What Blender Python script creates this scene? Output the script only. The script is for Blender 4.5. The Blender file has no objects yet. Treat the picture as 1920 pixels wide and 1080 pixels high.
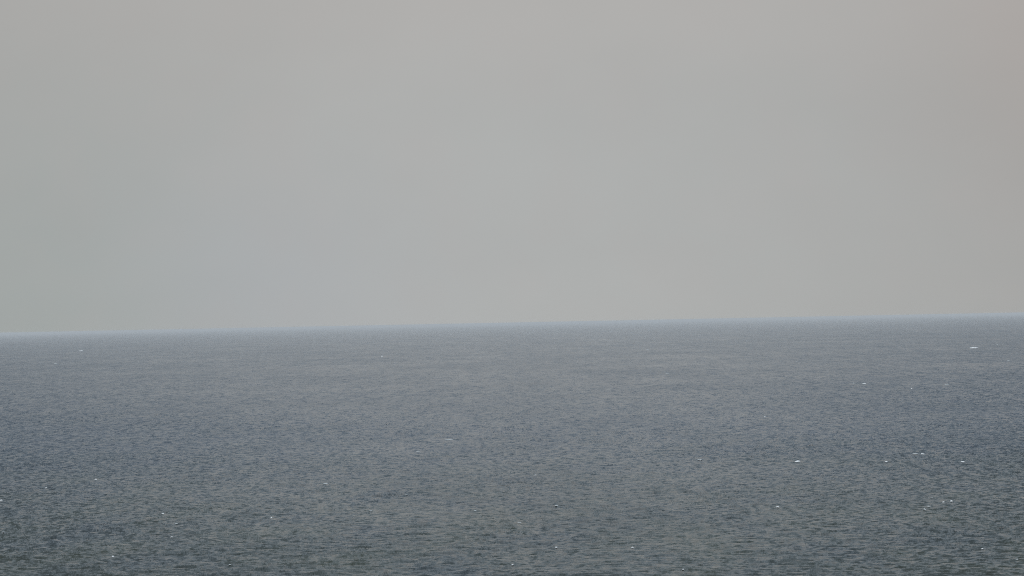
import bpy, math, random, re
import numpy as np

S = bpy.context.scene
random.seed(4)
rng = np.random.default_rng(11)

# ------------------------------------------------------------------ camera
CAM_H = 90.0                       # headland height above the sea
SEA_R = 400000.0                    # the sea sheet reaches this far
HFOV = math.radians(12.0)
PX = 2 * math.tan(HFOV / 2) / 1920  # angle of one photograph pixel
ROLL = math.radians(1.134)
PITCH = math.atan(67 * PX) - CAM_H / SEA_R
cam = bpy.data.cameras.new("camera")
cam_o = bpy.data.objects.new("camera", cam)
S.collection.objects.link(cam_o)
cam.sensor_width = 36.0
cam.lens = 18.0 / math.tan(HFOV / 2)
cam.clip_start = 1.0
cam.clip_end = 900000.0
cam_o.location = (0, 0, CAM_H)
from mathutils import Matrix, Vector
rot = Matrix.Rotation(math.radians(90) + PITCH, 4, 'X') @ Matrix.Rotation(-ROLL, 4, 'Z')
cam_o.matrix_world = Matrix.Translation((0, 0, CAM_H)) @ rot
S.camera = cam_o

S.view_settings.view_transform = 'Standard'
S.view_settings.look = 'None'
S.view_settings.exposure = 0.0
S.view_settings.gamma = 1.0
S.cycles.use_denoising = False
S.cycles.max_bounces = 4
S.cycles.volume_bounces = 1
S.cycles.filter_width = 1.05
S.cycles.sample_clamp_indirect = 4.0

SUN_EL, SUN_AZ = math.radians(48), math.radians(200)


def node_tools(nt):
    def N(t, **kw):
        n = nt.nodes.new(t)
        for k, v in kw.items():
            setattr(n, k, v)
        return n

    def put(sock, v):
        if isinstance(v, (int, float)):
            sock.default_value = v
        elif isinstance(v, tuple):
            sock.default_value = v if len(v) == len(sock.default_value) else (*v, 1.0)
        else:
            nt.links.new(v, sock)

    def M(op, a, b=0.0, c=None):
        n = N('ShaderNodeMath', operation=op)
        put(n.inputs[0], a)
        put(n.inputs[1], b)
        if c is not None:
            put(n.inputs[2], c)
        return n.outputs[0]

    def mix(f, a, b):
        n = N('ShaderNodeMix', data_type='RGBA')
        put(n.inputs['Factor'], f)
        put(n.inputs[6], a)
        put(n.inputs[7], b)
        return n.outputs[2]

    def noise(vec, scale, detail=2.0, rough=0.5):
        m = N('ShaderNodeMapping')
        nt.links.new(vec, m.inputs['Vector'])
        m.inputs['Scale'].default_value = scale
        n = N('ShaderNodeTexNoise')
        nt.links.new(m.outputs[0], n.inputs['Vector'])
        n.inputs['Scale'].default_value = 1.0
        n.inputs['Detail'].default_value = detail
        n.inputs['Roughness'].default_value = rough
        return n.outputs['Fac']
    return N, put, M, mix, noise


# ------------------------------------------------------------------ overcast sky
W = bpy.data.worlds.new("World")
S.world = W
W.use_nodes = True
nt = W.node_tree
nt.nodes.clear()
N, put, M, mix, noise = node_tools(nt)
sky = N('ShaderNodeTexSky', sky_type='NISHITA')
sky.sun_disc = False
sky.sun_elevation = SUN_EL
sky.sun_rotation = SUN_AZ
sky.air_density = 2.0
sky.dust_density = 6.0
tc = N('ShaderNodeTexCoord')
sep = N('ShaderNodeSeparateXYZ')
nt.links.new(tc.outputs['Generated'], sep.inputs[0])
X, Z = sep.outputs[0], sep.outputs[2]


def glow(x0, z0, sx, sz):
    """soft patch of sky tone around one compass direction and elevation"""
    a = M('POWER', M('ABSOLUTE', M('DIVIDE', M('SUBTRACT', X, x0), sx)), 2.0)
    b = M('POWER', M('ABSOLUTE', M('DIVIDE', M('SUBTRACT', Z, z0), sz)), 2.0)
    return M('EXPONENT', M('MULTIPLY', M('ADD', a, b), -1.0))


def lin(r, g, b):
    return tuple(((c / 255 + 0.055) / 1.055) ** 2.4 for c in (r, g, b))


UPPER = (0.335, 0.41, 0.482)   # blue-grey of the deck higher up, out of the frame
ZEN = 1.2    # overcast: the deck is brighter overhead than at the horizon
cloud = mix(glow(0.0, 0.02, 0.125, 0.13), lin(160, 160, 158), lin(177, 179, 178))  # lens vignette put into the sky colour: brighter centre, darker sides
cloud = mix(M('MULTIPLY', glow(0.02, 0.072, 0.2, 0.022), 0.5), cloud, lin(182, 178, 175))
cloud = mix(M('MULTIPLY', glow(-0.055, 0.008, 0.035, 0.022), 0.35), cloud, lin(170, 176, 183))
cloud = mix(M('MULTIPLY', glow(0.115, 0.055, 0.03, 0.035), 0.3), cloud, lin(172, 158, 152))
cloud = mix(M('MULTIPLY', glow(-0.1, 0.0, 0.035, 0.045), 0.6), cloud, lin(160, 168, 166))
n1 = noise(tc.outputs['Generated'], (22, 22, 40), 3.0, 0.5)
n2 = noise(tc.outputs['Generated'], (60, 60, 90), 2.0, 0.5)
tone = M('ADD', 1.0, M('ADD', M('MULTIPLY', M('SUBTRACT', n1, 0.5), 0.07), M('MULTIPLY', M('SUBTRACT', n2, 0.5), 0.025)))
n3 = noise(tc.outputs['Generated'], (30, 30, 30), 3.0, 0.6)
cloud = mix(M('MULTIPLY', M('ABSOLUTE', M('SUBTRACT', n3, 0.5)), 0.5), cloud, lin(182, 172, 170))
up = M('SMOOTH_MIN', M('MULTIPLY', M('SMOOTH_MAX', M('SUBTRACT', Z, 0.08), 0.0, 0.04), 2.5), 1.0, 0.1)
cloud = mix(up, cloud, UPPER)
zen = M('ADD', 1.0, M('MULTIPLY', M('SMOOTH_MAX', M('SUBTRACT', Z, 0.09), 0.0, 0.05), ZEN))
bg1 = N('ShaderNodeBackground')
nt.links.new(sky.outputs[0], bg1.inputs[0])
bg1.inputs[1].default_value = 0.05
bg2 = N('ShaderNodeBackground')
nt.links.new(cloud, bg2.inputs[0])
nt.links.new(M('MULTIPLY', tone, zen), bg2.inputs[1])
mx = N('ShaderNodeMixShader')
mx.inputs[0].default_value = 0.96
nt.links.new(bg1.outputs[0], mx.inputs[1])
nt.links.new(bg2.outputs[0], mx.inputs[2])
wo = N('ShaderNodeOutputWorld')
nt.links.new(mx.outputs[0], wo.inputs[0])

# veiled sun, high behind the viewer
sun = bpy.data.lights.new("sun", 'SUN')
sun.energy = 1.4
sun.angle = math.radians(20)
sun.color = (1.0, 0.96, 0.9)
sun_o = bpy.data.objects.new("sun", sun)
S.collection.objects.link(sun_o)
d = Vector((math.sin(SUN_AZ) * math.cos(SUN_EL), math.cos(SUN_AZ) * math.cos(SUN_EL), math.sin(SUN_EL)))
sun_o.rotation_euler = d.to_track_quat('Z', 'Y').to_euler()

# ------------------------------------------------------------------ sea
# wave field: wind waves running in towards the shore, crests roughly across the view
waves = []
for i in range(46):
    lam = 3.0 * (17.0 / 3.0) ** ((i + rng.random()) / 46)
    th = rng.normal(0.12, 0.42)
    k = 2 * math.pi / lam
    amp = 0.0068 * lam ** 0.95 * (0.6 + 0.8 * rng.random())
    waves.append((k * math.sin(th), k * math.cos(th), amp, rng.random() * 6.283, k))


def wave_h(x, y):
    z = np.zeros_like(x)
    for kx, ky, a, p, k in waves:
        ph = kx * x + ky * y + p
        z += a * (np.cos(ph) + 0.28 * np.cos(2 * ph))
    # gustiness: groups of higher and lower waves
    g = (np.sin(x / 71.0 + y / 190.0) + np.sin(x / 37.0 - y / 113.0 + 1.3) + np.sin(x / 160.0 + y / 410.0 + 4.0)) / 3
    return z * (1.0 + 0.45 * g)


az_dense = np.arange(-0.122, 0.1221, 0.00016)
left = -np.geomspace(0.1225, math.pi, 60)[::-1]
az = np.concatenate([left[1:], az_dense, np.geomspace(0.1225, math.pi, 60)])
ang = np.arange(0.060, 0.0016, -0.000075)      # depression of the rows, near to far
r_mid = CAM_H / np.tan(ang)
r_near = np.concatenate([[0.5], np.geomspace(15, r_mid[0] * 0.985, 60)])
r_far = np.geomspace(r_mid[-1] * 1.02, SEA_R, 30)
rr = np.concatenate([r_near, r_mid, r_far])
A, R = np.meshgrid(az, rr)
nr, nc = A.shape
dense = (np.abs(A) < 0.1215) & (R > 1300) & (R < r_mid[-1])
dr = np.gradient(rr)[:, None] * np.ones_like(A)
R = R + np.where(dense, (rng.random(A.shape) - 0.5) * 0.5 * np.abs(dr), 0)
A = A + np.where(dense, (rng.random(A.shape) - 0.5) * 0.00008, 0)
PXY, PYY = R * np.sin(A), R * np.cos(A)
H = wave_h(PXY, PYY)
H *= np.clip((R - 100) / 400, 0, 1)
co = np.stack([PXY, PYY, H], -1).reshape(-1, 3).astype(np.float32)
idx = np.arange(nr * nc).reshape(nr, nc)
q = np.stack([idx[:-1, :-1], idx[:-1, 1:], idx[1:, 1:], idx[1:, :-1]], -1).reshape(-1, 4)
q = q[:, ::-1]
me = bpy.data.meshes.new("sea")
me.vertices.add(len(co))
me.vertices.foreach_set("co", co.ravel())
me.loops.add(q.size)
me.loops.foreach_set("vertex_index", q.ravel().astype(np.int32))
me.polygons.add(len(q))
me.polygons.foreach_set("loop_start", np.arange(0, q.size, 4, dtype=np.int32))
me.polygons.foreach_set("use_smooth", np.ones(len(q), dtype=bool))
me.update(calc_edges=True)
sea = bpy.data.objects.new("sea", me)
S.collection.objects.link(sea)
sea["kind"] = "structure"

ms = bpy.data.materials.new("sea_water")
ms.use_nodes = True
nt = ms.node_tree
nt.nodes.clear()
N, put, M, mix, noise = node_tools(nt)
geo = N('ShaderNodeNewGeometry')
P = geo.outputs['Position']
# facets of the chop: slope fields, every octave of it longer; the long seas grow with the distance from the shore
vl = N('ShaderNodeVectorMath', operation='LENGTH')
nt.links.new(P, vl.inputs[0])
DIST = vl.outputs['Value']
sp = N('ShaderNodeSeparateXYZ')
nt.links.new(P, sp.inputs[0])
X0 = sp.outputs[0]
octs = [(2.6, 5.0, 0.0, 1.0), (5.0, 10.0, 0.0, 1.4), (10.0, 32.0, 2900.0, 1.05),
        (20.0, 150.0, 5000.0, 0.7), (30.0, 750.0, 8000.0, 0.45), (60.0, 3600.0, 16000.0, 0.3)]
SY, SX = 1.25, 0.45
sy = sx = None
for i, (lx, ly, d0, wt) in enumerate(octs):
    n = noise(P, (1 / lx, 1 / ly, 0.0), 2.0, 0.65)
    t = M('MULTIPLY', M('SUBTRACT', n, 0.5), SY * wt)
    t2 = M('MULTIPLY', M('SUBTRACT', noise(P, (1 / lx, 1 / ly, 0.01 * i + 0.013), 1.0, 0.5), 0.5), SX * wt)
    if d0:
        mr = N('ShaderNodeMapRange', interpolation_type='SMOOTHSTEP')
        nt.links.new(DIST, mr.inputs[0])
        mr.inputs[1].default_value = d0 * 0.4
        mr.inputs[2].default_value = d0 * 1.6
        t = M('MULTIPLY', t, mr.outputs[0])
        t2 = M('MULTIPLY', t2, mr.outputs[0])
    sy = t if sy is None else M('ADD', sy, t)
    sx = t2 if sx is None else M('ADD', sx, t2)
# vignette put into the wave slopes: steeper and tilted to the viewer at both sides
bear = M('DIVIDE', M('ABSOLUTE', M('ADD', X0, 0.0)), M('ADD', DIST, 1.0))
lee = M('MULTIPLY_ADD', M('POWER', M('MINIMUM', M('DIVIDE', bear, 0.105), 1.3), 2.0), 0.35, 0.9)
sy = M('MULTIPLY', sy, lee)
lean = M('MULTIPLY_ADD', M('SUBTRACT', lee, 0.9), -0.5, -0.045)
lean = M('ADD', lean, M('MULTIPLY', M('SUBTRACT', noise(P, (1 / 1200, 1 / 1500, 0.7), 4.0, 0.6), 0.5), 0.34))
mr = N('ShaderNodeMapRange', interpolation_type='SMOOTHSTEP')   # brightness gradient put into the slopes: darker near, lighter far out
nt.links.new(DIST, mr.inputs[0])
mr.inputs[1].default_value = 1500.0
mr.inputs[2].default_value = 9000.0
mr.inputs[3].default_value = -0.075
mr.inputs[4].default_value = 0.07
lean = M('ADD', lean, mr.outputs[0])
sy = M('ADD', sy, lean)
cmb = N('ShaderNodeCombineXYZ')
nt.links.new(sx, cmb.inputs[0])
nt.links.new(sy, cmb.inputs[1])
va = N('ShaderNodeVectorMath', operation='ADD')
nt.links.new(geo.outputs['Normal'], va.inputs[0])
nt.links.new(cmb.outputs[0], va.inputs[1])
vn = N('ShaderNodeVectorMath', operation='NORMALIZE')
nt.links.new(va.outputs[0], vn.inputs[0])
patch = noise(P, (1 / 260, 1 / 1500, 0), 4.0, 0.6)
patch2 = noise(P, (1 / 60, 1 / 500, 0), 3.0, 0.6)
tint = noise(P, (1 / 45, 1 / 260, 0), 3.0, 0.6)
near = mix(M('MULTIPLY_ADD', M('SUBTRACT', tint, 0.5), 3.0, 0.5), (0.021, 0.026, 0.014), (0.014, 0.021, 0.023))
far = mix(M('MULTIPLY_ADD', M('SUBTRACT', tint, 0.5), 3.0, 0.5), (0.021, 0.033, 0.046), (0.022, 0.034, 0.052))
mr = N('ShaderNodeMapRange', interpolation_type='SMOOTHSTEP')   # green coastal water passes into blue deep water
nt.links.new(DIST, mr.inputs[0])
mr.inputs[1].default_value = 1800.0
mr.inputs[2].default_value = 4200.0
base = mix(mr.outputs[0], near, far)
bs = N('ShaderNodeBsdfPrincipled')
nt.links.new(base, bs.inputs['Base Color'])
bs.inputs['IOR'].default_value = 1.333
rg = M('ADD', 0.20, M('ADD', M('MULTIPLY', M('SUBTRACT', patch, 0.5), 0.2), M('MULTIPLY', M('SUBTRACT', patch2, 0.5), 0.12)))
nt.links.new(rg, bs.inputs['Roughness'])
nt.links.new(vn.outputs[0], bs.inputs['Normal'])
out = N('ShaderNodeOutputMaterial')
nt.links.new(bs.outputs[0], out.inputs[0])
me.materials.append(ms)

# ------------------------------------------------------------------ whitecaps
def foam_material(name, lo, hi):
    mf = bpy.data.materials.new(name)
    mf.use_nodes = True
    nt = mf.node_tree
    nt.nodes.clear()
    N, put, M, mix, noise = node_tools(nt)
    geo = N('ShaderNodeNewGeometry')
    nn = noise(geo.outputs['Position'], (1.5, 1.5, 1.5), 3.0, 0.6)
    bs = N('ShaderNodeBsdfPrincipled')
    nt.links.new(mix(nn, lo, hi), bs.inputs['Base Color'])
    bs.inputs['Roughness'].default_value = 0.8
    out = N('ShaderNodeOutputMaterial')
    nt.links.new(bs.outputs[0], out.inputs[0])
    return mf


FOAM = foam_material("fresh_foam", (0.66, 0.69, 0.71), (0.88, 0.89, 0.90))
THIN = foam_material("thin_foam", (0.36, 0.39, 0.40), (0.56, 0.59, 0.60))   # air and water mixed, half dissolved


def sea_point(px, py):
    """where the line of sight through a photograph pixel meets the curved sea"""
    v = rot.to_3x3() @ Vector(((px - 960) * PX, (540 - py) * PX, -1.0))
    v.normalize()
    hz = math.hypot(v.x, v.y)
    t = -v.z / hz
    r = CAM_H / t
    return v.x / hz * r, v.y / hz * r, r


def whitecap(px, py, w, hpx, label, slant=0.0):
    x, y, r = sea_point(px, py)
    # sit it on the crest of the nearest wave that shows at this spot
    ux, uy = x / r, y / r
    rs = np.linspace(r - 0.012 * r, r + 0.012 * r, 160)
    zz = wave_h(ux * rs, uy * rs)
    seen = (CAM_H - zz - 0.3 * hpx * PX * r) / rs
    k = int(np.argmax(zz - 0.3 * np.abs(seen - CAM_H / r) / PX))
    r = float(rs[k])
    crest = float(zz[k])
    x, y = ux * r, uy * r
    width = w * PX * r * 0.85
    high = hpx * PX * r * 0.75
    nu, nv = 22, 9
    verts, faces = [], []
    lo = rng.random(nu)
    for i in range(nu):
        u = i / (nu - 1) * 2 - 1
        env = max(0.0, 1 - abs(u) ** 2.2) ** 0.6
        jag = 0.62 + 0.38 * lo[i]
        for j in range(nv):
            v = j / (nv - 1) * math.pi           # over the crest, front to back
            zz = math.sin(v) * high * env * jag * (0.85 + 0.3 * rng.random())
            yy = -math.cos(v) * (0.35 + high * 1.3) * (env * 0.9 + 0.1) * (0.8 + 0.4 * rng.random())
            xx = u * width / 2 + (rng.random() - 0.5) * width * 0.02
            yy += 0.3 * width * 0.25 * math.sin(2.1 * u + lo[0] * 6)
            verts.append((xx, yy, zz - 0.15 + slant * u * width * 0.5))
    for i in range(nu - 1):
        for j in range(nv - 1):
            a = i * nv + j
            faces.append((a, a + nv, a + nv + 1, a + 1))
    m = bpy.data.meshes.new("whitecap")
    m.from_pydata(verts, [], faces)
    m.polygons.foreach_set("use_smooth", [True] * len(faces))
    m.materials.append(THIN if re.search('faint|dim|dull|pale|grey|thin', label) else FOAM)
    o = bpy.data.objects.new("whitecap", m)
    S.collection.objects.link(o)
    o.location = (x, y, crest + 0.22)
    o.rotation_euler = (0, 0, -math.atan2(x, y))
    o["label"] = label
    o["category"] = "whitecap"
    o["group"] = "whitecaps on the sea"


CAPS = [   # pixel of the photograph, width, height, label, slant
    (1826, 652.5, 19, 2.6, "longest pure white breaking crest, far out near the horizon at the right", 0.0),
    (1870, 647, 4, 1.3, "faint speck of foam just above and right of the longest white crest"),
    (1891, 677, 6, 1.5, "thin foam fleck below the longest white crest, near the right edge"),
    (152, 659, 9, 1.8, "slender white streak high up at the left, the one nearest the horizon there"),
    (104, 682, 7, 1.6, "foam fleck just below the thin white streak at the upper left"),
    (716.5, 668, 4.5, 2.0, "single bright dot of foam left of centre, close under the horizon"),
    (1214, 657, 9, 1.6, "soft pale streak close under the horizon, right of the middle"),
    (1494, 679, 4, 1.6, "small white dot far out, between the soft pale streak and the longest crest"),
    (1600.5, 718.5, 5, 1.6, "dim left foam patch of a close pair on the right, far out"),
    (1620.5, 719, 9, 1.9, "bright right foam patch of a close pair on the right, far out", -0.05),
    (1709, 729, 3, 2.0, "tiny round yellowish white fleck right of the far bright pair"),
    (1775, 721, 10, 1.4, "pale broken foam smear far out at the right, below the longest crest"),
    (1251, 700, 8, 1.5, "loose pale foam cluster far out, right of the middle"),
    (1434, 781, 3.5, 1.8, "tiny white dot in open water above and left of the brightest near breaker"),
    (1495, 865, 12, 3.6, "brightest near breaker, a curved white crest on the right half", 0.12),
    (1662, 866, 6, 2.6, "small white crest right of the brightest near breaker", 0.05),
    (1716, 851, 14, 2.0, "long thin foam line, left one of two end to end on the right"),
    (1730, 851, 9, 2.2, "shorter foam line, right one of two end to end on the right", -0.06),
    (1805, 865.5, 9, 2.2, "flat white crest below and right of the two foam lines"),
    (1458, 950.5, 7, 2.2, "lone flat white dash low down, below the brightest near breaker"),
    (1748, 934, 5, 2.0, "faint fleck, highest of the five whitecaps gathered low at the right", -0.12),
    (1769, 941.5, 5.5, 2.4, "middle whitecap of the five gathered low at the right"),
    (1784, 939.5, 6.5, 3.0, "roundest and rightmost of the five whitecaps gathered low at the right"),
    (1741.5, 949.5, 8.5, 2.0, "flat grey white crest, fourth down of the five gathered low at the right", -0.1),
    (1734, 955, 6.5, 2.2, "slanted white crest, lowest and leftmost of the five gathered low at the right", -0.2),
    (1842, 1029, 5, 2.8, "compact white dot low at the right, well below the gathered whitecaps"),
    (1907, 1049, 6, 2.0, "pale foam dash in the lower right corner"),
    (1312, 862, 11, 2.0, "thin grey white crest left of the brightest near breaker"),
    (1004, 890.5, 5, 1.8, "small white dash in the very middle of the sea"),
    (1043.5, 947, 8, 2.0, "flat pale streak low in the middle, upper right of a wider one"),
    (974, 980, 9, 1.8, "wide pale streak low in the middle, lower left of a flatter one"),
    (891, 958, 7, 1.8, "grey foam dash low down, left of the middle"),
    (1043, 1026.5, 5.5, 2.6, "compact bright dot near the bottom, in the middle"),
    (961, 1059, 5, 2.6, "round foam fleck at the bottom, nearest the centre of the lower edge"),
    (1186, 1026, 6, 2.2, "small foam cap near the bottom, right of the compact bright dot"),
    (1281, 1068, 4, 2.4, "tiny white speck almost on the lower edge, right of the middle"),
    (842, 824.5, 19, 1.5, "very long hair thin pale line in the middle distance"),
    (784, 846, 8, 1.8, "grey foam patch below the very long hair thin line"),
    (762, 928, 6, 1.7, "small pale dash left of the middle, upper right of a similar dash"),
    (695, 957.5, 7, 1.7, "small pale dash left of the middle, lower left of a similar dash"),
    (610, 907, 12, 2.0, "hooked pale crest curling up at its right end", 0.12),
    (509, 970, 4, 2.8, "bright dot in dark water in the lower left half"),
    (331, 982, 7, 2.0, "dull foam dash, lower right of a white dash at the left"),
    (305.5, 962.5, 6, 2.2, "white foam dash, upper of two at the left"),
    (322, 1007, 6, 2.0, "flat white dash below the two dashes at the left"),
    (431, 1059, 5, 2.2, "pale speck near the bottom left, right of the low round dot"),
    (212, 1043, 5.5, 2.6, "bright round dot low at the left with a dark line to its right"),
    (179.5, 899, 5, 2.4, "white dot at the left, upper right of another dot"),
    (86.5, 915, 5.5, 2.2, "white dot at the left, lower left of another dot"),
    (2, 938, 7, 2.6, "bright whitecap cut by the left edge of the view"),
    (6, 998, 8, 1.8, "pale fleck at the left edge, below the cut whitecap"),
]
for c in CAPS:
    whitecap(*c)

# ------------------------------------------------------------------ haze
bm = bpy.data.meshes.new("haze")
L, T, B = SEA_R + 1000, CAM_H + 1.5, -3.0
v = [(-L, -L, B), (L, -L, B), (L, L, B), (-L, L, B), (-L, -L, T), (L, -L, T), (L, L, T), (-L, L, T)]
f = [(0, 3, 2, 1), (4, 5, 6, 7), (0, 1, 5, 4), (1, 2, 6, 5), (2, 3, 7, 6), (3, 0, 4, 7)]
bm.from_pydata(v, [], f)
mh = bpy.data.materials.new("haze_air")
mh.use_nodes = True
nt = mh.node_tree
nt.nodes.clear()
pv = nt.nodes.new('ShaderNodeVolumePrincipled')
pv.inputs['Color'].default_value = (0.93, 0.935, 0.94, 1)
pv.inputs['Density'].default_value = 1.4e-5
pv.inputs['Anisotropy'].default_value = 0.0
o = nt.nodes.new('ShaderNodeOutputMaterial')
nt.links.new(pv.outputs[0], o.inputs['Volume'])
bm.materials.append(mh)
hz = bpy.data.objects.new("haze", bm)
S.collection.objects.link(hz)
hz["kind"] = "stuff"
